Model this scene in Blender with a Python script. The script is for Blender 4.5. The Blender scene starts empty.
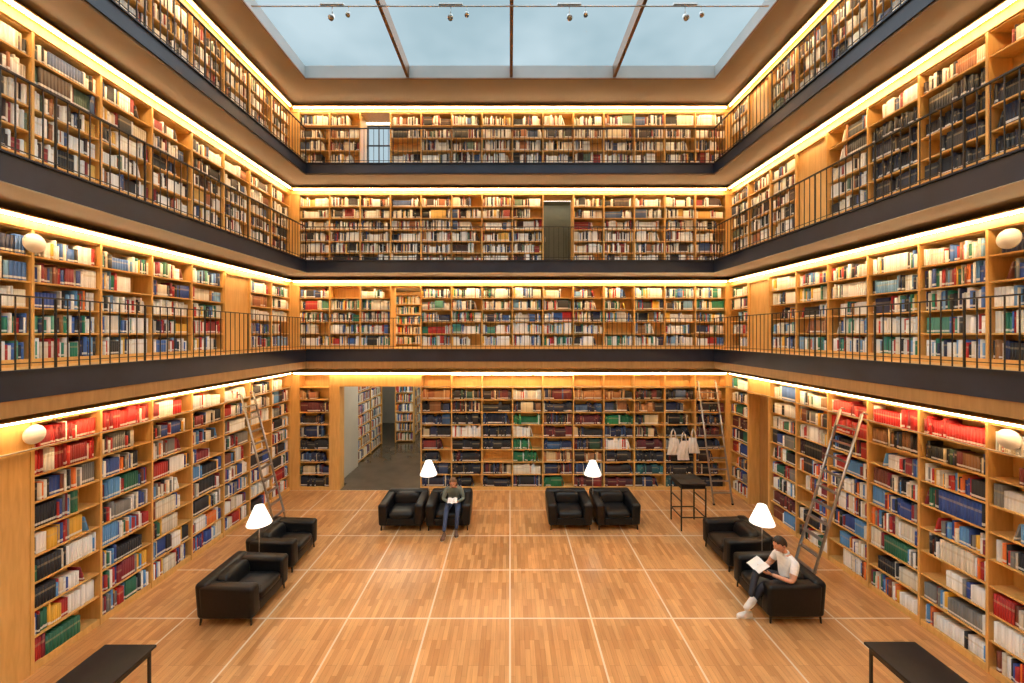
import bpy, bmesh, math, random
import numpy as np
from mathutils import Vector, Matrix
random.seed(7)
R = random.Random(11)
scene = bpy.context.scene
COL = scene.collection
EYE = 4.22; F = 396.0
WX = 5.95; WY = 10.7; FRONT = -2.5; BAY = 0.824; SD = 0.30
P = 0.90
def s2l(c):
    return tuple(((v/255)/12.92 if v/255<=0.04045 else (((v/255)+0.055)/1.055)**2.4) for v in c)

# ------------------------------------------------------------------ materials
def newmat(name):
    m = bpy.data.materials.new(name); m.use_nodes = True
    nt = m.node_tree
    b = nt.nodes['Principled BSDF']
    return m, nt, b
def simple(name, col, rough=0.5, metal=0.0, noise=0.0, nscale=8, coat=0.0, bump=0.0, spec=0.5):
    m, nt, b = newmat(name)
    b.inputs['Roughness'].default_value = rough
    b.inputs['Metallic'].default_value = metal
    b.inputs['Coat Weight'].default_value = coat
    b.inputs['Specular IOR Level'].default_value = spec
    tc = nt.nodes.new('ShaderNodeTexCoord')
    n = nt.nodes.new('ShaderNodeTexNoise'); n.inputs['Scale'].default_value = nscale; n.inputs['Detail'].default_value = 4
    nt.links.new(tc.outputs['Object'], n.inputs['Vector'])
    r = nt.nodes.new('ShaderNodeValToRGB')
    k = noise
    r.color_ramp.elements[0].position = 0.3; r.color_ramp.elements[1].position = 0.7
    r.color_ramp.elements[0].color = (*[max(0, c*(1-k)) for c in col], 1)
    r.color_ramp.elements[1].color = (*[min(1, c*(1+k)) for c in col], 1)
    nt.links.new(n.outputs['Fac'], r.inputs['Fac'])
    nt.links.new(r.outputs['Color'], b.inputs['Base Color'])
    if bump:
        bp = nt.nodes.new('ShaderNodeBump'); bp.inputs['Strength'].default_value = bump; bp.inputs['Distance'].default_value = 0.01
        nt.links.new(n.outputs['Fac'], bp.inputs['Height']); nt.links.new(bp.outputs['Normal'], b.inputs['Normal'])
    return m
def emis(name, col, strength):
    m, nt, b = newmat(name)
    b.inputs['Base Color'].default_value = (*col, 1)
    b.inputs['Emission Color'].default_value = (*col, 1)
    b.inputs['Emission Strength'].default_value = strength
    return m
def wood(name, c1, c2, scale=(14, 14, 1.6), rough=0.42):
    m, nt, b = newmat(name)
    tc = nt.nodes.new('ShaderNodeTexCoord'); mp = nt.nodes.new('ShaderNodeMapping')
    mp.inputs['Scale'].default_value = scale
    n = nt.nodes.new('ShaderNodeTexNoise'); n.inputs['Scale'].default_value = 1.5; n.inputs['Detail'].default_value = 6
    n.inputs['Distortion'].default_value = 0.6
    r = nt.nodes.new('ShaderNodeValToRGB')
    r.color_ramp.elements[0].position = 0.3; r.color_ramp.elements[1].position = 0.72
    r.color_ramp.elements[0].color = (*c1, 1); r.color_ramp.elements[1].color = (*c2, 1)
    nt.links.new(tc.outputs['Object'], mp.inputs['Vector']); nt.links.new(mp.outputs['Vector'], n.inputs['Vector'])
    nt.links.new(n.outputs['Fac'], r.inputs['Fac']); nt.links.new(r.outputs['Color'], b.inputs['Base Color'])
    b.inputs['Roughness'].default_value = rough
    return m

M_wood = wood('beech_veneer', (0.66, 0.385, 0.12), (0.80, 0.505, 0.18))
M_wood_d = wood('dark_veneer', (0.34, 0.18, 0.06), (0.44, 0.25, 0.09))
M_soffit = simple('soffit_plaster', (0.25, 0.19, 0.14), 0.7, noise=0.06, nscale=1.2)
M_steel = simple('dark_steel_edge', (0.022, 0.027, 0.045), 0.38, 0.2, noise=0.2, nscale=2)
M_rail = simple('rail_metal', (0.05, 0.045, 0.042), 0.4, 0.6, noise=0.1)
M_leather = simple('black_leather', (0.005, 0.006, 0.008), 0.38, 0.0, noise=0.25, nscale=30, coat=0.0, bump=0.12, spec=0.32)
M_alu = simple('brushed_aluminium', (0.42, 0.41, 0.40), 0.35, 0.9, noise=0.1, nscale=20)
M_black = simple('black_lacquer', (0.010, 0.010, 0.012), 0.45, 0.0, noise=0.2, spec=0.35)
M_white = simple('white_plastic', (0.86, 0.86, 0.85), 0.4, noise=0.02)
M_plaster = simple('white_plaster', (0.55, 0.56, 0.54), 0.8, noise=0.04, nscale=3)
M_concrete = simple('polished_screed', (0.12, 0.095, 0.07), 0.18, noise=0.15, nscale=2)
M_green = simple('grey_green_door', (0.13, 0.14, 0.11), 0.5, noise=0.05)
M_strip = emis('led_strip', (1.0, 0.76, 0.44), 42)
M_strip0 = emis('led_strip_soft', (1.0, 0.76, 0.44), 36)
M_tube = emis('fluorescent_tube', (1.0, 0.88, 0.66), 12)
M_shade = emis('lamp_shade_fabric', (1.0, 0.95, 0.86), 1.1)
M_cloth = simple('cotton_tote', (0.88, 0.84, 0.78), 0.9, noise=0.08, nscale=12, bump=0.4)
M_copper = simple('bronze_mullion', (0.22, 0.11, 0.05), 0.5, 0.3, noise=0.1)
M_shaft = simple('skylight_shaft', (0.42, 0.46, 0.47), 0.8, noise=0.05, nscale=2)

# floor parquet with inlaid white grid
def floor_mat():
    m, nt, b = newmat('oak_parquet')
    L = nt.links.new
    tc = nt.nodes.new('ShaderNodeTexCoord')
    sep = nt.nodes.new('ShaderNodeSeparateXYZ'); L(tc.outputs['Object'], sep.inputs[0])
    cmb = nt.nodes.new('ShaderNodeCombineXYZ'); L(sep.outputs['Y'], cmb.inputs['X']); L(sep.outputs['X'], cmb.inputs['Y'])
    br = nt.nodes.new('ShaderNodeTexBrick')
    br.inputs['Scale'].default_value = 1.0
    br.inputs['Brick Width'].default_value = 0.42; br.inputs['Row Height'].default_value = 0.0669
    br.inputs['Mortar Size'].default_value = 0.0012; br.inputs['Bias'].default_value = -0.15
    br.inputs['Color1'].default_value = (0.62, 0.335, 0.135, 1); br.inputs['Color2'].default_value = (0.42, 0.19, 0.063, 1)
    br.inputs['Mortar'].default_value = (0.24, 0.11, 0.04, 1); br.offset = 0.37; br.offset_frequency = 3
    L(cmb.outputs[0], br.inputs['Vector'])
    n = nt.nodes.new('ShaderNodeTexNoise'); n.inputs['Scale'].default_value = 1.1; n.inputs['Detail'].default_value = 3
    L(tc.outputs['Object'], n.inputs['Vector'])
    mp = nt.nodes.new('ShaderNodeMapping'); mp.inputs['Scale'].default_value = (40, 3, 1); L(tc.outputs['Object'], mp.inputs['Vector'])
    n2 = nt.nodes.new('ShaderNodeTexNoise'); n2.inputs['Scale'].default_value = 1.0; n2.inputs['Detail'].default_value = 5; L(mp.outputs[0], n2.inputs['Vector'])
    ad = nt.nodes.new('ShaderNodeMath'); ad.operation = 'ADD'; L(n.outputs['Fac'], ad.inputs[0]); L(n2.outputs['Fac'], ad.inputs[1])
    mr = nt.nodes.new('ShaderNodeMapRange'); mr.inputs['From Min'].default_value = 0.6; mr.inputs['From Max'].default_value = 1.4
    mr.inputs['To Min'].default_value = 0.80; mr.inputs['To Max'].default_value = 1.20; L(ad.outputs[0], mr.inputs['Value'])
    mul = nt.nodes.new('ShaderNodeVectorMath'); mul.operation = 'SCALE'; L(br.outputs['Color'], mul.inputs[0]); L(mr.outputs[0], mul.inputs['Scale'])
    def line(out, off):
        a = nt.nodes.new('ShaderNodeMath'); a.operation = 'ADD'; a.inputs[1].default_value = off; L(out, a.inputs[0])
        w = nt.nodes.new('ShaderNodeMath'); w.operation = 'PINGPONG'; w.inputs[1].default_value = 0.602; L(a.outputs[0], w.inputs[0])
        c = nt.nodes.new('ShaderNodeMath'); c.operation = 'LESS_THAN'; c.inputs[1].default_value = 0.013; L(w.outputs[0], c.inputs[0])
        return c
    lx = line(sep.outputs['X'], 1.204*10); ly = line(sep.outputs['Y'], 1.204*10-9.49)
    mx = nt.nodes.new('ShaderNodeMath'); mx.operation = 'MAXIMUM'; L(lx.outputs[0], mx.inputs[0]); L(ly.outputs[0], mx.inputs[1])
    mix = nt.nodes.new('ShaderNodeMix'); mix.data_type = 'RGBA'
    L(mx.outputs[0], mix.inputs['Factor']); L(mul.outputs[0], mix.inputs['A']); mix.inputs['B'].default_value = (0.72, 0.60, 0.46, 1)
    L(mix.outputs['Result'], b.inputs['Base Color'])
    b.inputs['Roughness'].default_value = 0.30
    b.inputs['Coat Weight'].default_value = 0.2; b.inputs['Coat Roughness'].default_value = 0.18
    return m
M_floor = floor_mat()

def book_mat():
    m, nt, b = newmat('book_cloth')
    L = nt.links.new
    at = nt.nodes.new('ShaderNodeAttribute'); at.attribute_name = 'bcol'
    ah = nt.nodes.new('ShaderNodeAttribute'); ah.attribute_name = 'bh'
    ar = nt.nodes.new('ShaderNodeAttribute'); ar.attribute_name = 'brnd'
    def mth(op, a, bb=None):
        n = nt.nodes.new('ShaderNodeMath'); n.operation = op
        if isinstance(a, (int, float)): n.inputs[0].default_value = a
        else: L(a, n.inputs[0])
        if bb is not None:
            if isinstance(bb, (int, float)): n.inputs[1].default_value = bb
            else: L(bb, n.inputs[1])
        return n.outputs[0]
    g = mth('GREATER_THAN', ah.outputs['Fac'], 0.08); l = mth('LESS_THAN', ah.outputs['Fac'], 0.20)
    lab = mth('MULTIPLY', mth('MULTIPLY', g, l), mth('GREATER_THAN', ar.outputs['Fac'], 0.4))
    g2 = mth('GREATER_THAN', ah.outputs['Fac'], 0.62); l2 = mth('LESS_THAN', ah.outputs['Fac'], 0.74)
    ttl = mth('MULTIPLY', mth('MULTIPLY', g2, l2), mth('LESS_THAN', ar.outputs['Fac'], 0.4))
    mix = nt.nodes.new('ShaderNodeMix'); mix.data_type = 'RGBA'
    L(mth('MULTIPLY', lab, 0.8), mix.inputs['Factor']); L(at.outputs['Color'], mix.inputs['A']); mix.inputs['B'].default_value = (0.85, 0.85, 0.84, 1)
    mix2 = nt.nodes.new('ShaderNodeMix'); mix2.data_type = 'RGBA'
    L(mth('MULTIPLY', ttl, 0.32), mix2.inputs['Factor']); L(mix.outputs['Result'], mix2.inputs['A']); mix2.inputs['B'].default_value = (0.50, 0.38, 0.20, 1)
    L(mix2.outputs['Result'], b.inputs['Base Color'])
    b.inputs['Roughness'].default_value = 0.5
    return m
M_book = book_mat()

# ------------------------------------------------------------------ mesh builder
class MB:
    def __init__(s): s.v = []; s.f = []; s.m = []; s.sm = []; s.mats = []
    def mi(s, mat):
        if mat not in s.mats: s.mats.append(mat)
        return s.mats.index(mat)
    def add(s, vs, fs, mat, smooth=False, mtx=None):
        o = len(s.v); k = s.mi(mat)
        for v in vs:
            v = Vector(v)
            if mtx is not None: v = mtx @ v
            s.v.append(tuple(v))
        for f in fs:
            s.f.append(tuple(i+o for i in f)); s.m.append(k); s.sm.append(smooth)
    def box(s, x0, x1, y0, y1, z0, z1, mat, mtx=None):
        if x0 > x1: x0, x1 = x1, x0
        if y0 > y1: y0, y1 = y1, y0
        vs = [(x0,y0,z0),(x1,y0,z0),(x1,y1,z0),(x0,y1,z0),(x0,y0,z1),(x1,y0,z1),(x1,y1,z1),(x0,y1,z1)]
        fs = [(3,2,1,0),(4,5,6,7),(0,1,5,4),(1,2,6,5),(2,3,7,6),(3,0,4,7)]
        s.add(vs, fs, mat, False, mtx)
    def rbox(s, x0, x1, y0, y1, z0, z1, r, mat, seg=4, mtx=None, fn=None):
        bm = bmesh.new(); bmesh.ops.create_cube(bm, size=1)
        for v in bm.verts:
            v.co = Vector(((x0+x1)/2+v.co.x*(x1-x0), (y0+y1)/2+v.co.y*(y1-y0), (z0+z1)/2+v.co.z*(z1-z0)))
        bmesh.ops.bevel(bm, geom=bm.edges[:], offset=r, segments=seg, profile=0.5, affect='EDGES')
        if fn:
            for v in bm.verts: v.co = Vector(fn(v.co))
        bmesh.ops.recalc_face_normals(bm, faces=bm.faces[:])
        bm.verts.index_update()
        s.add([v.co.copy() for v in bm.verts], [[v.index for v in f.verts] for f in bm.faces], mat, True, mtx)
        bm.free()
    def sweep(s, pts, rad, mat, seg=10, mtx=None, flat=1.0):
        pts = [Vector(p) for p in pts]
        if isinstance(rad, (int, float)): rad = [rad]*len(pts)
        vs = []; fs = []
        t0 = (pts[1]-pts[0]).normalized()
        up = Vector((0,0,1)) if abs(t0.z) < 0.9 else Vector((0,1,0))
        a = (up - t0*up.dot(t0)).normalized()
        n = len(pts)
        for i, p in enumerate(pts):
            if i == 0: t = (pts[1]-pts[0])
            elif i == n-1: t = (pts[-1]-pts[-2])
            else: t = (pts[i+1]-pts[i-1])
            t.normalize()
            a = (a - t*a.dot(t)).normalized(); b = t.cross(a)
            for k in range(seg):
                th = 2*math.pi*k/seg
                vs.append(p + a*(math.cos(th)*rad[i]*flat) + b*(math.sin(th)*rad[i]))
        for i in range(n-1):
            for k in range(seg):
                k2 = (k+1) % seg
                fs.append((i*seg+k, i*seg+k2, (i+1)*seg+k2, (i+1)*seg+k))
        fs.append(tuple(reversed(range(seg)))); fs.append(tuple((n-1)*seg+k for k in range(seg)))
        s.add(vs, fs, mat, True, mtx)
    def ell(s, c, r, mat, mtx=None, nu=16, nv=10, fn=None, keep=None):
        vs = []; fs = []
        for j in range(nv+1):
            ph = math.pi*j/nv
            for i in range(nu):
                th = 2*math.pi*i/nu
                u = Vector((math.sin(ph)*math.cos(th), math.sin(ph)*math.sin(th), math.cos(ph)))
                q = fn(u) if fn else u
                vs.append(Vector((c[0]+q[0]*r[0], c[1]+q[1]*r[1], c[2]+q[2]*r[2])))
        for j in range(nv):
            for i in range(nu):
                i2 = (i+1) % nu
                if keep:
                    ph = math.pi*(j+0.5)/nv; th = 2*math.pi*(i+0.5)/nu
                    if not keep(Vector((math.sin(ph)*math.cos(th), math.sin(ph)*math.sin(th), math.cos(ph)))): continue
                fs.append((j*nu+i, (j+1)*nu+i, (j+1)*nu+i2, j*nu+i2))
        s.add(vs, fs, mat, True, mtx)
    def pillow(s, x0, x1, y0, y1, z0, z1, mat, mtx=None, e=.32, fn=None):
        pw = lambda a, q: math.copysign(abs(a)**q, a)
        c = ((x0+x1)/2, (y0+y1)/2, (z0+z1)/2); r = ((x1-x0)/2, (y1-y0)/2, (z1-z0)/2)
        vs = []; fs = []; nu, nv = 48, 20
        for j in range(nv+1):
            ph = math.pi*j/nv
            for i in range(nu):
                th = 2*math.pi*i/nu
                k = pw(math.sin(ph), .42)
                p = Vector((c[0]+r[0]*k*pw(math.cos(th), e), c[1]+r[1]*k*pw(math.sin(th), e), c[2]+r[2]*pw(math.cos(ph), .7)))
                vs.append(Vector(fn(p)) if fn else p)
        for j in range(nv):
            for i in range(nu):
                i2 = (i+1) % nu
                fs.append((j*nu+i, (j+1)*nu+i, (j+1)*nu+i2, j*nu+i2))
        s.add(vs, fs, mat, True, mtx)
    def lathe(s, prof, mat, c=(0,0,0), seg=28, mtx=None, smooth=True):
        vs = []; fs = []
        for (r, z) in prof:
            for k in range(seg):
                th = 2*math.pi*k/seg
                vs.append((c[0]+r*math.cos(th), c[1]+r*math.sin(th), c[2]+z))
        for i in range(len(prof)-1):
            for k in range(seg):
                k2 = (k+1) % seg
                fs.append((i*seg+k, i*seg+k2, (i+1)*seg+k2, (i+1)*seg+k))
        s.add(vs, fs, mat, smooth, mtx)
    def obj(s, name, loc=(0,0,0), rotz=0.0):
        me = bpy.data.meshes.new(name); me.from_pydata(s.v, [], s.f)
        for m in s.mats: me.materials.append(m)
        me.polygons.foreach_set('material_index', s.m); me.polygons.foreach_set('use_smooth', s.sm)
        me.update()
        o = bpy.data.objects.new(name, me); COL.objects.link(o)
        o.location = loc; o.rotation_euler = (0, 0, rotz)
        return o

# ------------------------------------------------------------------ room shell
lv = [dict(z=0.0), dict(z=EYE-0.40), dict(z=EYE+1.80), dict(z=EYE+4.20)]
sof = [EYE-0.85, EYE+1.52, EYE+3.95, EYE+6.13]       # soffit height over each storey
stp = [3.12, EYE+1.30, EYE+3.76, EYE+5.98]            # top of shelving per storey
lz = [EYE-1.05, EYE+1.40, EYE+3.86, EYE+6.04]         # light strips
rows = [9, 5, 6, 5]
DOOR = 2.80
GX = [-5.70+BAY*i for i in range(15)]
TOP = EYE+7.2
open_back = [(1, 4), (3, 4), (8, 9), (2, 3)]

b = MB(); b.box(-WX-0.6, WX+0.6, FRONT-0.2, WY+0.32, -0.2, 0, M_floor); b.obj('floor')
for side, nm in ((-1, 'wall_left'), (1, 'wall_right')):
    b = MB(); b.box(side*(WX+SD), side*(WX+SD+0.2), FRONT-0.2, WY+SD, 0, TOP, M_wood); b.obj(nm)
b = MB(); b.box(-WX-SD, WX+SD, FRONT-0.2, FRONT, 0, TOP, M_wood); b.obj('wall_front')
b = MB()
bands = [0, lv[1]['z'], lv[2]['z'], lv[3]['z'], TOP]
for i in range(4):
    a, c = open_back[i]; x0, x1 = GX[a], GX[c]; z0, z1 = bands[i], bands[i+1]
    b.box(-WX-SD, x0, WY+SD, WY+SD+0.2, z0, z1, M_wood)
    b.box(x1, WX+SD, WY+SD, WY+SD+0.2, z0, z1, M_wood)
    b.box(x0, x1, WY+SD, WY+SD+0.2, stp[i] if i else DOOR, z1, M_wood)
b.obj('wall_back')

# galleries: slab, soffit, steel edge
for i in (1, 2, 3):
    z = lv[i]['z']; zs = sof[i-1]
    b = MB()
    def U(x_in, y_in, x_out, y_out, z0, z1, mat):
        b.box(-x_out, -x_in, FRONT, y_out, z0, z1, mat)
        b.box(x_in, x_out, FRONT, y_out, z0, z1, mat)
        b.box(-x_in, x_in, y_in, y_out, z0, z1, mat)
    XI = WX-P; YI = WY-P
    th = 0.28 if i < 3 else 0.22
    U(XI+0.03, YI+0.03, WX+SD-0.001, WY+SD-0.001, z-0.03, z-0.0, M_wood)
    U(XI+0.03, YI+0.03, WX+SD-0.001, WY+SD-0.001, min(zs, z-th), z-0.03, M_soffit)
    U(XI, YI, XI+0.03, YI+0.03, z-th, z+0.012, M_steel)
    U(XI-0.03, YI-0.03, XI+0.03, YI+0.03, z+0.012, z+0.03, M_steel)
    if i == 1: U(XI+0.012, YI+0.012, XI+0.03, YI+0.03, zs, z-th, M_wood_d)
    b.obj('gallery_slab')
    b = MB(); h = (0, 0.80, 0.86, 0.90)[i]
    rx, ry = XI+0.015, YI+0.015
    U(rx-0.02, ry-0.02, rx+0.02, ry+0.02, z+h-0.015, z+h, M_rail)
    U(rx-0.006, ry-0.006, rx+0.006, ry+0.006, z+0.09, z+0.10, M_rail)
    def post(x, y, w, d=None):
        d = d or w
        b.box(x-w, x+w, y-d, y+d, z+0.03, z+h-0.015, M_rail)
    n = int((ry-FRONT)/0.12)
    for k in range(n):
        y = ry - k*0.12
        for sx in (-1, 1): post(sx*rx, y, 0.012 if k % 9 == 0 else 0.005, 0.006 if k % 9 == 0 else 0.005)
    n = int(2*rx/0.12)
    for k in range(n+1):
        x = -rx + 2*rx*k/n
        post(x, ry, 0.006 if k % 9 == 0 else 0.005, 0.012 if k % 9 == 0 else 0.005)
    b.obj('gallery_railing')

# roof slab with skylight opening
OX, OY = 4.92, 9.5
zc = sof[3]
b = MB()
b.box(-WX-SD-.2, -OX-.03, FRONT, WY+SD+.2, zc, zc+0.3, M_soffit); b.box(OX+.03, WX+SD+.2, FRONT, WY+SD+.2, zc, zc+0.3, M_soffit)
b.box(-OX-.03, OX+.03, OY+.03, WY+SD+.2, zc, zc+0.3, M_soffit); b.box(-OX-.03, OX+.03, FRONT, -1.23, zc, zc+0.3, M_soffit)
b.box(-OX-.03, -OX, -1.23, OY+.03, zc, zc+0.31, M_shaft); b.box(OX, OX+.03, -1.23, OY+.03, zc, zc+0.31, M_shaft)
b.box(-OX, OX, OY, OY+.03, zc, zc+0.31, M_shaft); b.box(-OX, OX, -1.23, -1.2, zc, zc+0.31, M_shaft)
b.obj('ceiling')
def glass():
    m = bpy.data.materials.new('frosted_skylight_glass'); m.use_nodes = True; nt = m.node_tree; nt.nodes.clear()
    L = nt.links.new
    out = nt.nodes.new('ShaderNodeOutputMaterial')
    tr = nt.nodes.new('ShaderNodeBsdfTransparent')
    tc = nt.nodes.new('ShaderNodeTexCoord'); n = nt.nodes.new('ShaderNodeTexNoise'); n.inputs['Scale'].default_value = 0.35; n.inputs['Detail'].default_value = 3
    L(tc.outputs['Object'], n.inputs['Vector'])
    cr = nt.nodes.new('ShaderNodeValToRGB'); cr.color_ramp.elements[0].position = .34; cr.color_ramp.elements[1].position = .68
    cr.color_ramp.elements[0].color = (0.58, 0.68, 0.71, 1); cr.color_ramp.elements[1].color = (1, 1, 1, 1)
    L(n.outputs['Fac'], cr.inputs['Fac']); L(cr.outputs[0], tr.inputs['Color'])
    tl = nt.nodes.new('ShaderNodeBsdfTranslucent'); tl.inputs['Color'].default_value = (0.84, 0.90, 0.9, 1)
    mix = nt.nodes.new('ShaderNodeMixShader'); mix.inputs['Fac'].default_value = 0.06
    L(tr.outputs[0], mix.inputs[1]); L(tl.outputs[0], mix.inputs[2])
    L(mix.outputs[0], out.inputs['Surface'])
    return m
M_glass = glass()
b = MB()
zg = zc+0.32
b.add([(-OX, -1.2, zg), (OX, -1.2, zg), (OX, OY, zg), (-OX, OY, zg)], [(0, 1, 2, 3)], M_glass)
b.obj('window_1')
b = MB()
for x in (-2.45, 0.03, 2.5):
    b.box(x-0.035, x+0.035, -1.19, OY-.01, zc+0.02, zg-0.005, M_copper)
b.box(-OX, -OX+0.03, -1.19, OY-.01, zc-0.03, zc, M_copper); b.box(OX-0.03, OX, -1.19, OY-.01, zc-0.03, zc, M_copper)
b.box(-OX, OX, OY-0.03, OY, zc-0.03, zc, M_copper)
b.obj('trim_1')
b = MB()
yt = 7.35
b.box(-4.8, 4.8, yt-0.012, yt+0.012, zc-0.05, zc-0.03, M_alu)
for x in (-3.3, -1.1, 1.1, 3.25):
    b.box(x-0.22, x+0.22, yt-0.03, yt+0.03, zc-0.03, zc, M_alu)
    b.sweep([(x, yt, zc-0.05), (x, yt, zc-0.22)], 0.008, M_alu, 8)
    b.sweep([(x, yt+0.03, zc-0.20), (x, yt-0.02, zc-0.26), (x, yt-0.06, zc-0.31)], [0.035, 0.045, 0.05], M_alu, 14)
    b.sweep([(x+0.3, yt, zc-0.05), (x+0.3, yt, zc-0.17)], 0.006, M_alu, 8)
    b.sweep([(x+0.3, yt, zc-0.16), (x+0.3, yt-0.03, zc-0.24)], [0.03, 0.04], M_alu, 14)
b.obj('track_light')

# ------------------------------------------------------------------ bookcases + books
PAL = {
 'dark': [((44,26,26),4),((104,30,32),3),((30,42,80),3.5),((20,20,24),6),((36,72,54),1.5),((130,86,50),2),((200,182,146),1.3),((60,80,120),1.2)],
 'mix': [((172,36,36),3.2),((220,212,196),4),((240,240,240),7.5),((40,72,150),3.8),((26,30,42),5),((34,104,80),1.8),((230,176,60),1.4),((120,60,40),1.3),((84,144,206),3),((130,30,48),2),((232,120,48),1.2),((120,122,124),2.5)],
 'light': [((242,242,240),10),((222,218,206),4.5),((24,120,96),2.2),((80,150,134),2),((66,110,184),2.8),((182,42,40),2.2),((232,188,70),1.4),((28,40,78),2.4),((116,164,210),2.2),((150,110,70),1),((36,36,40),2.4)],
 'upper': [((240,238,232),11),((220,208,184),4.5),((58,36,30),3),((26,26,30),4.5),((142,38,36),2.2),((160,98,58),1.6),((58,82,126),2),((96,118,100),1),((220,178,90),.8)],
 'red': [((184,28,30),6),((140,26,30),4),((200,56,46),2),((238,234,226),2.5)],
 'black': [((18,18,24),6),((24,30,50),3),((44,40,40),2),((120,100,60),.6)],
 'green': [((20,104,64),6),((30,132,82),3),((16,80,50),2),((225,225,215),1)],
 'white': [((240,240,236),6),((222,214,196),3),((200,60,40),1),((200,210,220),2)],
 'maroon': [((90,26,34),5),((66,22,30),3),((124,40,40),2),((24,24,28),1.5),((190,170,130),1)],
 'navy': [((30,42,84),5),((24,30,52),4),((52,86,130),2),((190,190,180),1)],
 'teal': [((46,112,114),5),((34,84,94),3),((20,40,60),2)],
 'tan': [((170,118,72),5),((146,86,52),3),((210,184,138),3),((40,30,28),2)],
}
def pick(rn, pal):
    tot = sum(w for _, w in pal); r = rn.random()*tot
    for c, w in pal:
        r -= w
        if r <= 0: return c
    return pal[-1][0]
def mapping(side):
    if side == 'left': return lambda u0, u1, w0, w1: (-WX-w1, -WX-w0, u0, u1)
    if side == 'right': return lambda u0, u1, w0, w1: (WX+w0, WX+w1, u0, u1)
    return lambda u0, u1, w0, w1: (u0, u1, WY+w0, WY+w1)

def build_books(name, recs, ax=0):
    n = len(recs)
    A = np.array([r[0] for r in recs], dtype=np.float32)
    C = np.array([r[1] for r in recs], dtype=np.float32)
    rn = np.array([r[2] for r in recs], dtype=np.float32)
    ln = np.array([(r[3] if len(r) > 3 else 0) for r in recs], dtype=np.float32)
    ix = [(0,2,4),(1,2,4),(1,3,4),(0,3,4),(0,2,5),(1,2,5),(1,3,5),(0,3,5)]
    V = np.stack([A[:, list(t)] for t in ix], axis=1)
    V[:, 0:4, ax] += ln[:, None]
    V = V.reshape(-1, 3)
    base = np.array([(4,5,6,7),(0,1,5,4),(1,2,6,5),(2,3,7,6),(3,0,4,7)], dtype=np.int32)
    Fc = (base[None]+(np.arange(n)*8)[:, None, None]).reshape(-1)
    me = bpy.data.meshes.new(name)
    me.vertices.add(n*8); me.vertices.foreach_set('co', V.ravel())
    me.loops.add(len(Fc)); me.loops.foreach_set('vertex_index', Fc)
    me.polygons.add(n*5); me.polygons.foreach_set('loop_start', np.arange(n*5, dtype=np.int32)*4)
    me.update(calc_edges=True)
    a = me.attributes.new('bcol', 'FLOAT_COLOR', 'POINT')
    cc = np.ones((n, 8, 4), dtype=np.float32); cc[:, :, :3] = C[:, None, :]
    a.data.foreach_set('color', cc.ravel())
    a = me.attributes.new('bh', 'FLOAT', 'POINT'); a.data.foreach_set('value', np.tile(np.array([0,0,0,0,1,1,1,1], dtype=np.float32), n))
    a = me.attributes.new('brnd', 'FLOAT', 'POINT'); a.data.foreach_set('value', np.repeat(rn, 8))
    me.materials.append(M_book); me.validate()
    o = bpy.data.objects.new(name, me); COL.objects.link(o); return o

def shelving(side, i, bays, fillers=(), doors=()):
    mp = mapping(side)
    b = MB(); recs = []
    z0 = lv[i]['z']; z1 = stp[i]; nr = rows[i]
    base = 0.07; pitch = (z1-z0-base-0.02)/nr
    def bx(u0, u1, w0, w1, za, zb, mat=M_wood):
        b.box(*mp(u0, u1, w0, w1), za, zb, mat)
    edges = sorted(set([e for bb in bays for e in bb[:2]]))
    for e in edges: bx(e-0.014, e+0.014, -0.012, SD-0.002, z0+0.001, z1)
    for (u0, u1, pal) in bays:
        a, c = u0+0.014, u1-0.014
        bx(a, c, 0.0, SD-0.002, z0+0.001, z0+base)
        for r in range(nr+1):
            zz = z0+base+pitch*r
            bx(a, c, 0.004, SD-0.002, zz, zz+0.02)
        for r in range(nr):
            zz = z0+base+pitch*r+0.021
            u = a+0.006
            hmax = pitch-0.04
            p = pal
            if callable(pal): p = pal(r, nr, (u0+u1)/2)
            if p is None or R.random() < 0.015: continue
            part = R.random() < 0.28
            end = c-0.006-(R.uniform(.05, 0.36) if part else 0.012)
            hrow = R.uniform(0.74, 0.93)
            done = False
            while u < end and not done:
                run = 1
                if R.random() < (0.09 if i else .14): run = R.randint(3, 12)
                col = pick(R, PAL[p]); th = R.uniform(0.014, 0.042); hh = hmax*min(1, max(.56, hrow+R.uniform(-.18, .12))); rnd = R.random(); dp = R.uniform(.015, .05)
                for _ in range(run):
                    if u+th > end: done = True; break
                    k = R.uniform(.85, 1.12)
                    cl = tuple(min(.95, v*k) for v in s2l(col))
                    recs.append((mp(u, u+th-0.0015, dp, dp+0.19)+(zz, zz+hh), cl, rnd))
                    u += th
            if part and u+.1 < c and R.random() < .6:
                cl = s2l(pick(R, PAL[p])); recs.append((mp(u+.002, u+.024, .03, .2)+(zz, zz+hmax*.72), cl, R.random(), .055))
    for (u0, u1) in fillers: bx(u0, u1, 0, SD-0.002, z0+0.001, z1)
    for (u0, u1, rec, mat) in doors:
        zd = z1 if i else DOOR
        bx(u0, u0+0.04, -0.03, SD-0.002, z0+0.001, zd); bx(u1-0.04, u1, -0.03, SD-0.002, z0+0.001, zd)
        bx(u0+0.04, u1-0.04, rec, rec+0.04, z0+0.001, zd-0.04, mat); bx(u0+0.04, u1-0.04, -0.03, SD-0.002, zd-0.04, zd)
        if zd < z1: bx(u0, u1, 0.005, SD-0.002, zd, z1)
    if side == 'back' and i == 0: bx(GX[1]+0.27, GX[4]-0.014, 0.0, SD-0.002, DOOR, z1)
    b.obj('bookcase')
    if recs: build_books('shelved_books', recs, 0 if side == 'back' else 1)

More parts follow.
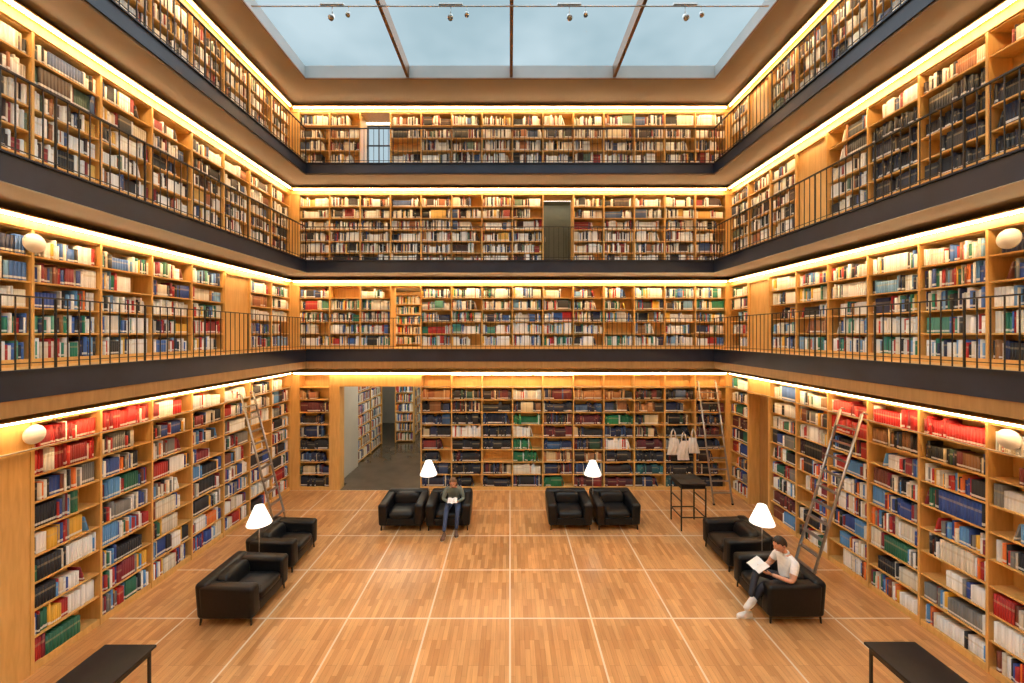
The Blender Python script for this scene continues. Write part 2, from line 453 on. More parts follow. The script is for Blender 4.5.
yb = [WY-BAY*k for k in range(17)]
def sidebays(pal, doors=()):
    return [(yb[k+1], yb[k], pal) for k in range(16) if k not in doors]
def p_left0(r, nr, u):
    if r == nr-1: return 'red' if u < 7.6 or R.random() < .3 else ('white' if R.random() < .6 else 'mix')
    if r == nr-2 and u < 5.8: return 'red' if R.random() < .8 else 'mix'
    if r == nr-3 and u < 5.8: return 'red' if R.random() < .4 else 'mix'
    return 'white' if R.random() < .1 else 'mix'
def p_right0(r, nr, u):
    if r == nr-1: return 'white' if u < 7.5 and R.random() < .4 else ('red' if u < 7 else 'light')
    if r == nr-2 and u < 7: return 'red' if R.random() < .6 else 'dark'
    return 'maroon' if R.random() < .05 else 'mix'
def p_r2(r, nr, u): return 'black' if 3.2 < u < 6.3 and r < 5 else 'upper'
B0 = {4: ['navy','dark','black','maroon','dark','navy','dark','tan'], 5: ['black','black','dark','black','white','black','dark','dark'],
      6: ['black','dark','dark','black','black','navy','black','dark'], 7: ['dark','white','green','green','white','green','dark','white'],
      8: ['green','dark','tan','navy','maroon','dark','navy','dark'], 9: ['maroon','navy','tan','dark','dark','maroon','navy','tan'],
      10: ['maroon','dark','black','white','navy','green','dark','tan'], 11: ['dark','teal','black','maroon','dark','dark','tan','dark'],
      12: ['teal','black','dark','navy','black','dark','navy','dark'], 13: ['black','dark','dark','navy','maroon','dark','dark','tan'], 0: ['black','dark','navy','black','navy','dark','maroon','tan']}
def p_b0(r, nr, u):
    k = int((u+5.70)/BAY)
    return None if r >= 8 else B0.get(k, ['dark']*8)[r]
def p_r1(r, nr, u): return 'light' if R.random() < .78 else ('mix' if R.random() < .6 else R.choice(['white','green','tan','red','navy']))
shelving('left', 0, sidebays(p_left0, (7, 8)), doors=[(yb[8], yb[7], -0.02, M_wood), (yb[9], yb[8], -0.02, M_wood)])
shelving('left', 1, sidebays(p_r1, (2,)), doors=[(yb[3], yb[2], 0.02, M_wood)])
shelving('left', 2, sidebays('upper'))
shelving('left', 3, sidebays('upper'))
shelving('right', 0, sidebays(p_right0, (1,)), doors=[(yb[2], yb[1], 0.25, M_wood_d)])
shelving('right', 1, sidebays(p_r1, (1,)), doors=[(yb[2], yb[1], 0.02, M_wood)])
shelving('right', 2, sidebays(p_r2, (3,)), doors=[(yb[4], yb[3], 0.02, M_wood)])
shelving('right', 3, sidebays('upper', (1,)), doors=[(yb[2], yb[1], 0.02, M_wood)])
pals = [p_b0, 'light', 'upper', 'upper']
for i in range(4):
    a, c = open_back[i]
    bays = [(GX[k], GX[k+1], pals[i]) for k in range(14) if not (a <= k < c)]
    fl = [(-WX, GX[0]-0.014), (GX[14]+0.014, WX)]
    if i == 0: fl.append((GX[1]+0.015, GX[1]+0.27))
    shelving('back', i, bays, fillers=fl)
# light strips
SO = 0.13
for i in range(4):
    b = MB(); z = lz[i]; ms = M_strip if i else M_strip0
    w = 0.011
    segs = 9
    for k in range(segs):
        ya = FRONT+0.1+(WY-0.2-FRONT-0.1)*k/segs; yc = FRONT+0.1+(WY-0.2-FRONT-0.1)*(k+1)/segs-0.01
        for sx in (-1, 1): b.box(sx*(WX-SO-w), sx*(WX-SO+w), ya, yc, z-w, z+w, ms)
        xa = -WX+0.17+(2*WX-0.34)*k/segs; xc = xa+(2*WX-0.34)/segs-0.01
        b.box(xa, xc, WY-SO-w, WY-SO+w, z-w, z+w, ms)
    b.obj('led_strip_light')
    b = MB()
    zt = z+0.035
    for sx in (-1, 1):
        b.box(sx*(WX-0.02), sx*(WX+SD-0.003), FRONT, WY-0.02, stp[i]+0.001, zt, M_wood)
        b.box(sx*(WX-SO-0.045), sx*(WX-0.02), FRONT, WY-SO-0.045, zt-0.018, zt, M_wood)  # board added over the strip to keep its light off the soffit
    b.box(-WX, WX, WY-0.02, WY+SD-0.003, stp[i]+0.001, zt, M_wood)
    b.box(-WX+0.02, WX-0.02, WY-SO-0.045, WY-0.02, zt-0.018, zt, M_wood)  # same added light shield along the back
    b.obj('trim_%d' % (i+2))
b = MB()
for k in range(3):
    b.box(-1.55+1.09*k, -0.5+1.09*k, WY-0.24, WY-0.19, lz[0]-0.03, lz[0]+0.02, M_tube)
b.obj('tube_light')

# ------------------------------------------------------------------ rooms behind the back wall
y0 = WY+SD+0.2
b = MB(); b.box(-7.5, 0.5, y0, 19, -0.2, 0.0, M_concrete); b.box(GX[1]+.27, GX[4], WY-0.0, y0, -0.19, 0.004, M_concrete); b.obj('floor.001')
b = MB()
b.box(-5.3, GX[1]+0.02, y0, 12.66, 0, 3.3, M_plaster)
b.box(-7.5, 0.5, 18.8, 19, 0, 3.3, M_plaster); b.box(-7.5, -7.3, y0, 18.8, 0, 3.3, M_plaster); b.box(-1.6, -1.4, y0, 18.8, 0, 3.3, M_plaster)
b.obj('wall_hall')
b = MB(); b.box(-7.5, 0.5, y0, 19, 3.3, 3.4, M_plaster); b.obj('ceiling.001')
b = MB()
for yy in (12.3, 14.2, 16.8): b.box(-4.4, -2.2, yy, yy+0.3, 3.25, 3.295, M_tube)  # unseen ceiling panels added to light the hall
b.obj('hall_fill_light')
def hall_case(x0, x1, ya, yc, face, z0=0.0, z1=2.6, nr=7, pal='mix'):
    b = MB(); recs = []
    hp = (z1-.08)/nr
    if face == 'x':
        b.box(x0, x0+0.02, ya, yc, z0, z0+z1, M_wood)
        n = int((yc-ya)/0.85)
        for k in range(n+1):
            y = ya+(yc-ya-0.03)*k/n; b.box(x0, x1, y, y+0.03, z0, z0+z1, M_wood)
        for r in range(nr+1): b.box(x0, x1-.01, ya, yc, z0+0.05+r*hp, z0+0.075+r*hp, M_wood)
        for r in range(nr):
            y = ya+.04
            while y < yc-.06:
                th = R.uniform(.02, .05); zz = z0+0.076+r*hp
                recs.append(((x1-.25, x1-.04, y, y+th-.002, zz, zz+hp*R.uniform(.62, .82)), tuple(s2l(pick(R, PAL[pal]))), R.random())); y += th
    else:
        b.box(x0, x1, yc-.02, yc, z0, z0+z1, M_wood)
        n = max(1, int((x1-x0)/0.8))
        for k in range(n+1):
            x = x0+(x1-x0-0.03)*k/n; b.box(x, x+.03, ya, yc, z0, z0+z1, M_wood)
        for r in range(nr+1): b.box(x0, x1, ya+.01, yc, z0+0.05+r*hp, z0+0.075+r*hp, M_wood)
        for r in range(nr):
            x = x0+.04
            while x < x1-.06:
                th = R.uniform(.02, .05); zz = z0+0.076+r*hp
                recs.append(((x, x+th-.002, ya+.04, ya+.25, zz, zz+hp*R.uniform(.62, .82)), tuple(s2l(pick(R, PAL[pal]))), R.random())); x += th
    b.obj('bookcase'); build_books('shelved_books', recs)
hall_case(-5.2, -4.9, 12.75, 15.2, 'x', z1=2.7); hall_case(-4.48, -3.75, 15.4, 15.7, 'y', z1=2.7); hall_case(-4.5, -3.9, 15.75, 17.6, 'x', z1=2.7)
for i in (1, 2, 3):
    a, c = open_back[i]; x0, x1 = GX[a]-0.9, GX[c]+0.9; z = lv[i]['z']; zt = stp[i]+0.1
    dep = (0, 13.2, 11.9, 11.35)[i]
    b = MB(); b.box(x0, x1, y0, dep, z-0.1, z+0.002, M_wood)
    b.obj('floor.%03d' % (i+1))
    b = MB()
    wm = (None, M_wood, M_green, M_plaster)[i]
    b.box(x0-0.1, x0, y0, dep, z, zt, wm); b.box(x1, x1+0.1, y0, dep, z, zt, wm)
    if i == 3:
        xa, xb = GX[a]-0.05, GX[a]+0.62
        b.box(x0-0.1, xa, dep, dep+0.1, z, zt, wm); b.box(xb, x1+0.1, dep, dep+0.1, z, zt, wm)
        b.box(xa, xb, dep, dep+0.1, z, z+0.6, wm); b.box(xa, xb, dep, dep+0.1, zt-0.1, zt, wm)
    else: b.box(x0-0.1, x1+0.1, dep, dep+0.1, z, zt, wm)
    b.obj('wall_hall.%03d' % i)
    b = MB(); b.box(x0-0.1, x1+0.1, y0, dep+0.1, zt, zt+0.1, M_plaster if i != 2 else M_green); b.obj('ceiling.%03d' % (i+1))
    b = MB(); b.box(x0+0.2, x1-0.2, y0+0.1, y0+0.16, zt-0.05, zt-0.005, M_strip if i == 1 else M_tube); b.obj('hall_fill_light.%03d' % i)  # light added to brighten each upper room; only level one shows a lamp
    if i == 1: hall_case(x0+.15, x1-.15, dep-.32, dep-.01, 'y', z, 1.7, 5, 'light')
    if i == 3:
        b = MB()
        for xx in (xa, (xa+xb)/2-0.015, xb-0.03): b.box(xx, xx+0.03, dep+0.03, dep+0.07, z+0.6, zt-0.1, M_steel)
        for zz in (z+0.6, z+1.2, zt-0.13): b.box(xa, xb, dep+0.03, dep+0.07, zz, zz+0.03, M_steel)
        b.obj('window_2')
    if i == 2:
        b = MB(); b.box(GX[a]+0.06, GX[c]-0.06, dep-0.06, dep-0.005, z+0.003, zt-0.15, M_green); b.sweep([(GX[a]+.16, dep-.08, z+.95), (GX[a]+.16, dep-.08, z+1.1)], .012, M_alu); b.obj('door_1')

# ------------------------------------------------------------------ furniture
def armchair(x, y, rz):
    b = MB(); L = M_leather
    W, D = 0.47, 0.42
    b.rbox(-W+0.03, W-0.03, -D+0.012, D-0.03, 0.11, 0.262, 0.02, L)
    for s in (-1, 1):
        def fn(co, s=s):
            k = (co.z-0.1)/0.47
            return (co.x+s*0.022*k*k, co.y, co.z+0.035*(co.y+D)/(2*D)*max(0, k))
        b.rbox(min(s*0.27, s*W), max(s*0.27, s*W), -D, D-0.06, 0.10, 0.56, 0.055, L, 5, fn=fn)
    def fb(co):
        k = (co.z-0.1)/0.52
        return (co.x, co.y+0.04*k, co.z+0.012*math.cos(co.x*3.2))
    b.rbox(-W, W, D-0.21, D-0.02, 0.10, 0.615, 0.06, L, 5, fn=fb)
    b.pillow(-0.274, 0.274, -D-0.012, D-0.2, 0.245, 0.405, L)
    b.pillow(-0.27, 0.27, D-0.35, D-0.16, 0.36, 0.61, L, fn=lambda c: (c.x, c.y+0.25*(c.z-0.45), c.z))
    for s in (-1, 1):
        b.sweep([(s*0.285, -D-0.002, 0.14), (s*0.285, -D-0.004, 0.50)], 0.004, L, 6)
    for sx in (-1, 1):
        for sy in (-1, 1):
            b.sweep([(sx*(W-0.06), sy*(D-0.06), 0.13), (sx*(W-0.05), sy*(D-0.05), 0.0)], [0.018, 0.012], M_rail, 10)
    return b.obj('armchair', (x, y, 0), rz)
FY = 8.46+0.42
chairs = [(-2.35, FY, 0), (-1.34, FY, 0.02), (1.30, FY+0.02, 0.0), (2.33, FY+.03, 0.02),
          (-4.12, 6.16, math.pi/2), (-4.24, 7.42, math.pi/2+0.03), (4.17, 6.20, -math.pi/2), (4.26, 7.45, -math.pi/2)]
for c in chairs: armchair(*c)

def floor_lamp(x, y, h=1.34):
    b = MB()
    b.lathe([(0.001, 0.0), (0.13, 0.0), (0.13, 0.012), (0.02, 0.022), (0.001, 0.022)], M_alu)
    b.sweep([(0, 0, 0.02), (0, 0, h-0.20)], 0.008, M_alu, 10)
    b.sweep([(0, 0, h-0.22), (0, 0, h-0.15)], 0.018, M_alu, 10)
    b.ell((0, 0, h-0.12), (0.035, 0.035, 0.045), M_tube)
    b.lathe([(0.195, h-0.31), (0.185, h-0.28), (0.07, h), (0.066, h), (0.18, h-0.28), (0.19, h-0.31), (0.195, h-0.31)], M_shade)
    for k in range(3):
        t = k*2.094; b.sweep([(0, 0, h-0.03), (0.068*math.cos(t), 0.068*math.sin(t), h-0.01)], 0.003, M_alu, 6)
    return b.obj('floor_lamp', (x, y, 0))
floor_lamp(-1.85, 9.0, 1.34); floor_lamp(1.88, 9.0, 1.34)
floor_lamp(-4.30, 6.79, 1.28); floor_lamp(4.34, 6.82, 1.28)

def low_table(x, y):
    b = MB(); w, l, h = 0.29, 0.8, 0.75
    b.rbox(-w, w, -l, l, h-0.03, h, 0.006, M_black, 2)
    for sx in (-1, 1):
        for sy in (-1, 1): b.box(sx*(w-0.04)-.012, sx*(w-0.04)+.012, sy*(l-0.05)-.012, sy*(l-0.05)+.012, 0, h-0.03, M_rail)
        b.box(sx*(w-0.04)-.01, sx*(w-0.04)+.01, -l+.05, l-.05, h-0.09, h-0.03, M_rail)
    for sy in (-1, 1):
        b.box(-w+.04, w-.04, sy*(l-.05)-.01, sy*(l-.05)+.01, h-.07, h-.03, M_rail)
        b.box(-w+.04, w-.04, sy*(l-.05)-.01, sy*(l-.05)+.01, .12, .14, M_rail)
    return b.obj('reading_table', (x, y, 0))
low_table(-4.24, 3.63); low_table(4.28, 3.67)

b = MB(); w, l, h = 0.29, 0.30, 1.02
b.rbox(-w, w, -l, l, h-0.035, h, 0.008, M_black, 2)
b.box(-w+.03, w-.03, -l+.03, l-.03, h-0.12, h-0.035, M_black)
for sx in (-1, 1):
    for sy in (-1, 1):
        b.box(sx*(w-.03)-.012, sx*(w-.03)+.012, sy*(l-.03)-.012, sy*(l-.03)+.012, 0, h-.1, M_rail)
    b.box(sx*(w-.03)-.01, sx*(w-.03)+.01, -l+.03, l-.03, .28, .30, M_rail); b.box(sx*(w-.03)-.01, sx*(w-.03)+.01, -l+.03, l-.03, .62, .64, M_rail)
b.box(-w+.03, w-.03, l-.04, l-.02, .28, .30, M_rail); b.box(-w+.03, w-.03, -l+.02, -l+.04, .28, .30, M_rail)
b.obj('standing_desk', (3.93, 8.75, 0))

def ladder(name, top, bot, along, w=0.40, n=10):
    b = MB(); top = Vector(top); bot = Vector(bot); al = Vector(along)
    for s in (-.5, .5):
        o = al*w*s
        b.sweep([bot+o, top+o], 0.022, M_alu, 8)
        d = (top-bot).normalized()
        b.sweep([top+o, top+o+Vector((d.x*.08, d.y*.08, .03)), top+o+Vector((d.x*.3, d.y*.3, -.0))], 0.012, M_alu, 8)
        b.ell(bot+o+Vector((0, 0, .01)), (.03, .03, .024), M_black)
    for k in range(1, n+1):
        p = bot.lerp(top, k/(n+1))
        q0 = p-al*w*.5; q1 = p+al*w*.5
        nrm = al.cross(Vector((0, 0, 1)))*.04
        vs = []
        for q in (q0, q1):
            for a_ in (-1, 1):
                for c_ in (-.009, .009): vs.append(q+nrm*a_+Vector((0, 0, c_)))
        b.add(vs, [(0,1,3,2),(4,6,7,5),(0,4,5,1),(2,3,7,6),(0,2,6,4),(1,5,7,3)], M_alu)
    b.obj(name)
ladder('library_ladder', (-5.72, 8.62, 2.92), (-5.00, 8.66, 0.02), (0, 1, 0))
ladder('library_ladder', (5.70, 6.62, 2.92), (4.95, 6.75, 0.02), (0, 1, 0), 0.42)
ladder('library_ladder', (5.22, 10.5, 2.95), (5.25, 9.75, 0.02), (1, 0, 0), 0.46)
b = MB()
for sx in (-1, 1): b.sweep([(sx*(WX-.05), FRONT, 2.80), (sx*(WX-.05), WY-.05, 2.80)], 0.010, M_alu, 8)
b.sweep([(GX[4], WY-.05, 2.80), (WX-.05, WY-.05, 2.80)], 0.010, M_alu, 8)
b.obj('ladder_rail')

def speaker(x, y, z, s):
    b = MB(); mt = Matrix.Translation((x, y, z)) @ Matrix.Rotation(s*math.pi/2, 4, 'Y')
    b.lathe([(0.001, .03), (.085, .032), (.088, .026), (.11, .028), (.117, .018), (.12, 0), (.001, 0)], M_white, mtx=mt, seg=32)
    b.obj('wall_speaker')
for z, yl, yr in ((EYE+1.13, 4.93, 4.70), (2.97, 4.93, 4.70)):
    speaker(-WX+0.022, yl, z, 1); speaker(WX-0.022, yr, z, -1)

def tote(x, z, w, h, ph):
    b = MB(); nx, nz = 14, 14
    vs = []; fs = []
    for sgn in (-1, 1):
        for j in range(nz+1):
            for i in range(nx+1):
                u = i/nx*2-1; v = j/nz
                hw = w*(0.62+0.38*v**.6)
                bulge = 0.05*(1-u*u)*math.sin(math.pi*min(1, v*.9+.1))
                fold = 0.012*math.sin(u*9+ph+v*3)*(1-v*.4)
                vs.append((x+u*hw+0.02*math.sin(v*4+ph), WY-0.085+sgn*bulge+fold, z-h*v))
    N = (nx+1)*(nz+1)
    for sg in (0, 1):
        for j in range(nz):
            for i in range(nx):
                a = sg*N+j*(nx+1)+i; q = (a, a+1, a+nx+2, a+nx+1)
                fs.append(q if sg == 0 else q[::-1])
    b.add(vs, fs, M_cloth, True)
    for dy in (-.02, .02):
        b.sweep([(x-w*.4, WY-.085+dy, z), (x-w*.25, WY-.08+dy, z+.16), (x, WY-.07, z+.24), (x+w*.25, WY-.08+dy, z+.16), (x+w*.4, WY-.085+dy, z)], .01, M_cloth, 6)
    b.sweep([(x, WY+.0, z+.25), (x, WY-.09, z+.235), (x, WY-.10, z+.26)], .008, M_alu, 6)
    b.obj('tote_bag')
tote(4.38, 1.44, .17, .46, 0); tote(4.66, 1.36, .16, .52, 2); tote(4.92, 1.44, .15, .42, 4)

# ------------------------------------------------------------------ people
def mk(name, c, r=.7): return simple(name, s2l(c), r, noise=.08, nscale=25)
M_skin = mk('skin', (215, 162, 134), .5); M_lips = mk('lips', (170, 95, 88), .5)
M_eyew = mk('eye_white', (230, 228, 222), .3); M_eyed = mk('iris', (45, 32, 25), .2)

def person(name, J, rad, hands, head_m, mats, long_hair, short_sleeve, shoes, loc, rz, scale=1.0):
    names = list(J)
    edges = [('pelvis','belly'),('belly','chest'),('chest','neck0'),('neck0','neck1'),
             ('chest','shL'),('shL','elL'),('elL','wrL'),('chest','shR'),('shR','elR'),('elR','wrR'),
             ('pelvis','hipL'),('hipL','knL'),('knL','anL'),('pelvis','hipR'),('hipR','knR'),('knR','anR')]
    me = bpy.data.meshes.new('sk'); me.from_pydata([J[n] for n in names], [(names.index(a), names.index(c)) for a, c in edges], [])
    o = bpy.data.objects.new('sk', me); COL.objects.link(o)
    sk = o.modifiers.new('s', 'SKIN'); sk.use_smooth_shade = True; sk.branch_smoothing = 0.6
    for k, n in enumerate(names):
        sv = me.skin_vertices[0].data[k]; r = rad[n]; sv.radius = r if isinstance(r, tuple) else (r, r); sv.use_root = (n == 'pelvis')
    ss = o.modifiers.new('d', 'SUBSURF'); ss.levels = 3; ss.render_levels = 3
    dg = bpy.context.evaluated_depsgraph_get(); ev = o.evaluated_get(dg); m2 = ev.to_mesh()
    V = [v.co.copy() for v in m2.vertices]; Fs = [tuple(p.vertices) for p in m2.polygons]
    ev.to_mesh_clear(); bpy.data.objects.remove(o)
    b = MB()
    def seg_d(p, a, c):
        a = Vector(a); c = Vector(c); ab = c-a; t = max(0, min(1, (p-a).dot(ab)/ab.length_squared)); return (p-(a+ab*t)).length, t
    groups = {}
    for f in Fs:
        c = sum((V[i] for i in f), Vector())/len(f)
        best = min(((seg_d(c, J[a], J[q])[0]/((rad[a] if not isinstance(rad[a], tuple) else rad[a][0])+.02), seg_d(c, J[a], J[q])[1], (a, q)) for a, q in edges), key=lambda t: t[0])
        a, q = best[2]; t = best[1]
        if q == 'neck1': mt = M_skin
        elif q == 'neck0': mt = M_skin if t > .88 else mats['top']
        elif q in ('wrL', 'wrR'): mt = M_skin if (short_sleeve or t > .93) else mats['top']
        elif q in ('elL', 'elR'): mt = M_skin if (short_sleeve and t > .62) else mats['top']
        elif q in ('knL','knR','anL','anR','hipL','hipR'): mt = mats['pants'] if t < .93 or q[:2] != 'an' else mats['socks']
        elif q == 'belly': mt = mats['pants'] if t < .15 else mats['top']
        else: mt = mats['top']
        groups.setdefault(mt.name, (mt, []))[1].append(f)
    first = True
    for nm_, (mt, fl) in groups.items():
        b.add(V if first else [], [], mt); first = False
        k = b.mi(mt)
        for f in fl: b.f.append(tuple(f)); b.m.append(k); b.sm.append(True)
    n0 = Vector(J['neck0']); n1 = Vector(J['neck1']); dn = (n1-n0).normalized()
    b.sweep([n0-dn*.012, n0+dn*.004], [.064, .060], mats['top'], 20)
    def hf(u):
        x, y, z = u
        if z < 0: x *= (1-.30*min(1, -z)**1.3)
        if z < -.1 and y > 0: y *= (1-.45*min(1, (-z-.1)*1.4))
        if z < -.6 and y < 0: y *= 1.12
        fr = max(0, -y)
        nose = .30*math.exp(-((x/.13)**2))*math.exp(-(((z+.12)/.18)**2)) if y < 0 else 0
        br = .05*math.exp(-((z-.22)/.10)**2)*fr
        soc = -.10*(math.exp(-(((x-.38)/.17)**2)-((z-.06)/.12)**2)+math.exp(-(((x+.38)/.17)**2)-((z-.06)/.12)**2)) if y < 0 else 0
        return (x, y-nose-br-soc, z)
    H = head_m; r3 = (.076, .094, .116)
    b.ell((0, 0, 0), r3, M_skin, H, 40, 30, fn=hf)
    for s in (-1, 1):
        b.ell((s*.029, -.078, .008), (.012, .008, .006), M_eyew, H, 12, 8); b.ell((s*.029, -.0845, .006), (.005, .003, .005), M_eyed, H, 10, 8)
        b.sweep([(s*.016, -.084, .014), (s*.029, -.087, .017), (s*.043, -.076, .013)], [.003, .005, .003], M_skin, 8, H)
        b.sweep([(s*.014, -.091, .026), (s*.03, -.091, .031), (s*.046, -.08, .026)], [.003, .004, .002], mats['hair'], 6, H)
        b.ell((s*.077, .008, -.004), (.010, .018, .030), M_skin, H, 12, 10)
        b.ell((s*.083, .004, -.004), (.005, .010, .019), M_lips, H, 10, 8)
    b.sweep([(-.024, -.084, -.056), (-.01, -.092, -.053), (0, -.093, -.055), (.01, -.092, -.053), (.024, -.084, -.056)], [.002, .004, .004, .004, .002], M_lips, 8, H)
    b.sweep([(-.018, -.086, -.061), (0, -.092, -.063), (.018, -.086, -.061)], [.002, .005, .002], M_lips, 8, H)
    def hairf(u):
        x, y, z = u; k = 1+.03*math.sin(x*23)*math.cos(z*19+y*11)
        if z < 0 and not long_hair: x *= (1-.12*-z)
        if long_hair and z < 0: return (x*k*(1-.05*-z), y*k, z*1.25)
        return (x*k, y*k, z*k)
    def keep(u):
        if u.y < -.28 and u.z < .60-.55*max(0, abs(u.x)-.2)**1.5+.05*math.sin(u.x*17): return False
        if abs(u.x) > .8 and u.z < .05 and u.y < .3 and not long_hair: return False
        return u.z > (-.98 if long_hair else -.42)
    b.ell((0, .006, .010), (.085, .103, .122), mats['hair'], H, 72, 60, fn=hairf, keep=keep)
    b.ell((0, .008, .012), (.080, .098, .118), mats['hair'], H, 48, 40, keep=keep)
    if long_hair:
        for k in range(7):
            t = (k-3)/3
            b.sweep([(t*.07, .05-.02*abs(t), -.05), (t*.075, .07, -.12), (t*.06, .075, -.20)], [.022, .026, .010], mats['hair'], 8, H)
    for (wr, d, nrm, thumb) in hands:
        wr = Vector(wr); d = Vector(d).normalized(); nrm = Vector(nrm); nrm = (nrm-d*nrm.dot(d)).normalized(); sd = d.cross(nrm)*thumb
        mt = Matrix(((sd.x, d.x, nrm.x, wr.x), (sd.y, d.y, nrm.y, wr.y), (sd.z, d.z, nrm.z, wr.z), (0, 0, 0, 1)))
        b.rbox(-.038, .038, -.015, .085, -.013, .013, .011, M_skin, 3, mtx=mt, fn=lambda c: (c.x*(.72+.28*min(1, max(0, c.y/.07))), c.y, c.z*1.1))
        for k, (fx, L) in enumerate(((-.029, .058), (-.010, .072), (.010, .078), (.029, .070))[::1]):
            pts = [(fx*.9, .07, 0), (fx, .085, .001), (fx*1.05, .085+L*.42, .010), (fx*1.05, .085+L*.70, .026), (fx*1.03, .085+L*.84, .043)]
            b.sweep(pts, [.0088, .0092, .0084, .0076, .0056], M_skin, 8, mt)
        b.sweep([(.024, .012, .002), (.045, .035, .008), (.054, .058, .018), (.052, .078, .026)], [.012, .0115, .0098, .0065], M_skin, 8, mt)
    for (an, d) in shoes:
        an = Vector(an); d = Vector(d).normalized()
        up = Vector((0, 0, 1)); up = (up-d*up.dot(d)).normalized() if abs(d.z) < .95 else Vector((0, -1, 0))
        sd = d.cross(up)
        mt = Matrix(((sd.x, d.x, up.x, an.x), (sd.y, d.y, up.y, an.y), (sd.z, d.z, up.z, an.z), (0, 0, 0, 1)))
        prof = [(-.068, .026, .050), (-.055, .038, .075), (-.02, .040, .090), (.02, .040, .082), (.06, .044, .062), (.10, .048, .050), (.135, .044, .042), (.16, .030, .032), (.17, .012, .020)]
        vs = []; fs = []; sg = 16
        for (yy, hw, hh) in prof:
            for k in range(sg):
                th = 2*math.pi*k/sg; cx = math.cos(th); sz = math.sin(th)
                zz = -.078+hh*max(0, sz)**.8 if sz > 0 else -.078-.008*abs(sz)**.3
                vs.append((hw*cx, yy, zz))
        for i_ in range(len(prof)-1):
            for k in range(sg):
                k2 = (k+1) % sg; fs.append((i_*sg+k, (i_+1)*sg+k, (i_+1)*sg+k2, i_*sg+k2))
        fs.append(tuple(range(sg))); fs.append(tuple(reversed([(len(prof)-1)*sg+k for k in range(sg)])))
        b.add(vs, fs, mats['shoe'], True, mt)
        n_ = 20; ol = []
        for k in range(n_):
            t = 2*math.pi*k/n_; yy = .05+.125*math.cos(t); ol.append(((.045+.006*math.cos(t))*math.sin(t), yy))
        vs = [(x_, y_, -.096) for x_, y_ in ol]+[(x_, y_, -.076) for x_, y_ in ol]
        b.add(vs, [tuple(reversed(range(n_))), tuple(range(n_, 2*n_))]+[(k, (k+1) % n_, n_+(k+1) % n_, n_+k) for k in range(n_)], mats['sole'], False, mt)
    ob = b.obj(name, loc, rz); ob.scale = (scale,)*3
    return ob

RAD = dict(pelvis=(.135,.115), belly=(.13,.105), chest=(.145,.11), neck0=.062, neck1=.052, shL=.068, shR=.068, elL=.043, elR=.043, wrL=.027, wrR=.027,
           hipL=.092, hipR=.092, knL=.06, knR=.06, anL=.04, anR=.04)
J = dict(pelvis=(0,0,.51), belly=(0,-.02,.64), chest=(0,-.08,.80), neck0=(0,-.14,.915), neck1=(0,-.18,.962),
         shL=(.165,-.10,.86), elL=(.235,-.14,.63), wrL=(.10,-.33,.635), shR=(-.165,-.10,.86), elR=(-.235,-.14,.63), wrR=(-.10,-.33,.635),
         hipL=(.09,-.03,.485), knL=(.12,-.44,.52), anL=(.10,-.52,.10), hipR=(-.09,-.03,.485), knR=(-.13,-.43,.50), anR=(-.16,-.66,.11))
hm = Matrix.Translation((0,-.235,1.04)) @ Matrix.Rotation(.38, 4, 'X')
mats = dict(top=mk('olive_hoodie', (118,130,122)), pants=mk('blue_jeans', (60,78,116)), socks=mk('sock', (60,60,66)), hair=mk('brown_hair', (122,86,58), .5), shoe=mk('brown_shoe', (110,80,64)), sole=mk('sole_w', (190,185,175)))
person('seated_woman', J, RAD, [((.10,-.33,.635), (-.35,-.75,.1), (-.3,.1,.95), -1), ((-.10,-.33,.635), (.35,-.75,.1), (.3,.1,.95), 1)], hm, mats, True, False,
       [((.10,-.53,.098), (.1,-1,0)), ((-.16,-.67,.098), (-.15,-1,0))], (-1.25, 8.84, 0), 0.05, .95)
def open_book(loc, rz, tilt, w=.13, h=.19):
    b = MB(); mt = Matrix.Rotation(tilt, 4, 'X')
    pg = M_white; cv = M_black
    for s in (-1, 1):
        vs = []; fs = []; n = 8
        for j in range(2):
            for i in range(n+1):
                u = i/n; vs.append((s*u*w, (j-.5)*h, .018*math.sin(math.pi*min(1, u*1.1))*1.0+.02*u))
        for i in range(n): fs.append((i, i+1, n+2+i, n+1+i) if s > 0 else (i+1, i, n+1+i, n+2+i))
        b.add(vs, fs, pg, True, mt)
        b.add([(0,-h/2-.005,-.006),(s*(w+.005),-h/2-.005,.012),(s*(w+.005),h/2+.005,.012),(0,h/2+.005,-.006)], [(0,1,2,3)], cv, False, mt)
        b.add([(s*w,-h/2,.02),(s*w,h/2,.02),(s*w,h/2,.013),(s*w,-h/2,.013)], [(0,1,2,3)], pg, False, mt)
    b.obj('open_book', loc, rz)
open_book((-1.23, 8.45, .652), .05, .35, .10, .16)
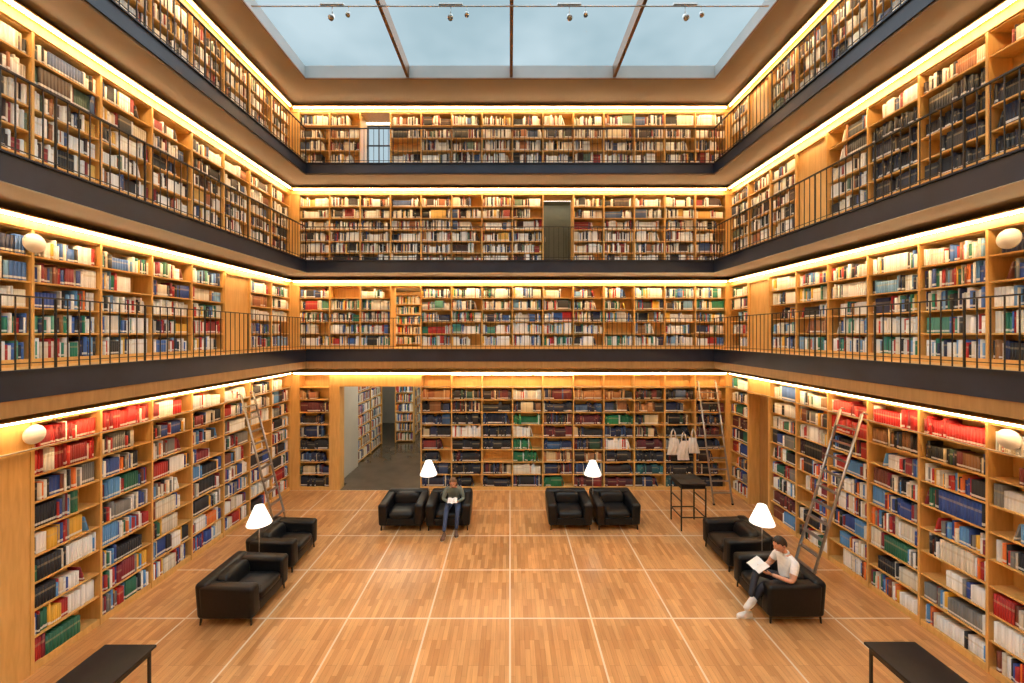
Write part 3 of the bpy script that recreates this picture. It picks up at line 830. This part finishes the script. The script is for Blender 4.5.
J = dict(pelvis=(0,0,.51), belly=(0,.03,.64), chest=(0,.04,.81), neck0=(0,.0,.935), neck1=(0,-.035,.985),
         shL=(.18,.03,.875), elL=(.25,-.08,.62), wrL=(.10,-.30,.66), shR=(-.18,.03,.875), elR=(-.26,-.06,.63), wrR=(-.12,-.28,.66),
         hipL=(.09,-.03,.485), knL=(.10,-.44,.50), anL=(.08,-.66,.12), hipR=(-.09,-.03,.50), knR=(-.02,-.46,.64), anR=(.13,-.66,.34))
hm = Matrix.Translation((0,-.085,1.07)) @ Matrix.Rotation(.4, 4, 'X')
mats = dict(top=mk('white_tshirt', (244,246,250)), pants=mk('dark_trousers', (34,38,52)), socks=mk('sock_b', (40,40,44)), hair=mk('dark_hair', (52,38,28), .5), shoe=mk('white_sneaker', (225,225,225)), sole=mk('sole_w2', (235,235,232)))
R2 = dict(RAD); R2['shL'] = R2['shR'] = .075
person('seated_man', J, R2, [((.10,-.30,.66), (-.3,-.8,.15), (-.5,.2,.8), -1), ((-.12,-.28,.66), (.3,-.8,.15), (.5,.2,.8), 1)], hm, mats, False, True,
       [((.08,-.67,.098), (0,-1,0)), ((.14,-.67,.33), (.1,-.8,-.55))], (4.18, 6.02, 0), -math.pi/2+.06, .96)
open_book((3.79, 6.04, .69), -math.pi/2+.06, .55, .14, .2)

# ------------------------------------------------------------------ light
w = bpy.data.worlds.new('sky'); scene.world = w; w.use_nodes = True
bg = w.node_tree.nodes['Background']
bg.inputs['Color'].default_value = (0.53, 0.69, 0.77, 1); bg.inputs['Strength'].default_value = 0.9
sd = bpy.data.lights.new('overcast_sun', 'SUN'); sd.energy = 6.8; sd.angle = math.radians(125); sd.color = (0.95, 0.98, 1.0)
so = bpy.data.objects.new('overcast_sun', sd); COL.objects.link(so); so.rotation_euler = (math.radians(-8), 0, 0); so.location = (0, 4, 14)

cam = bpy.data.cameras.new('cam'); cam.sensor_width = 36; cam.lens = 36*F/1024
cam.shift_x = 2/1024; cam.shift_y = -7.5/1024; cam.clip_start = 0.05
co = bpy.data.objects.new('cam', cam); COL.objects.link(co); co.location = (0, 0, EYE); co.rotation_euler = (math.pi/2, 0, 0)
scene.camera = co
try:
    scene.view_settings.view_transform = 'Standard'
except Exception: pass
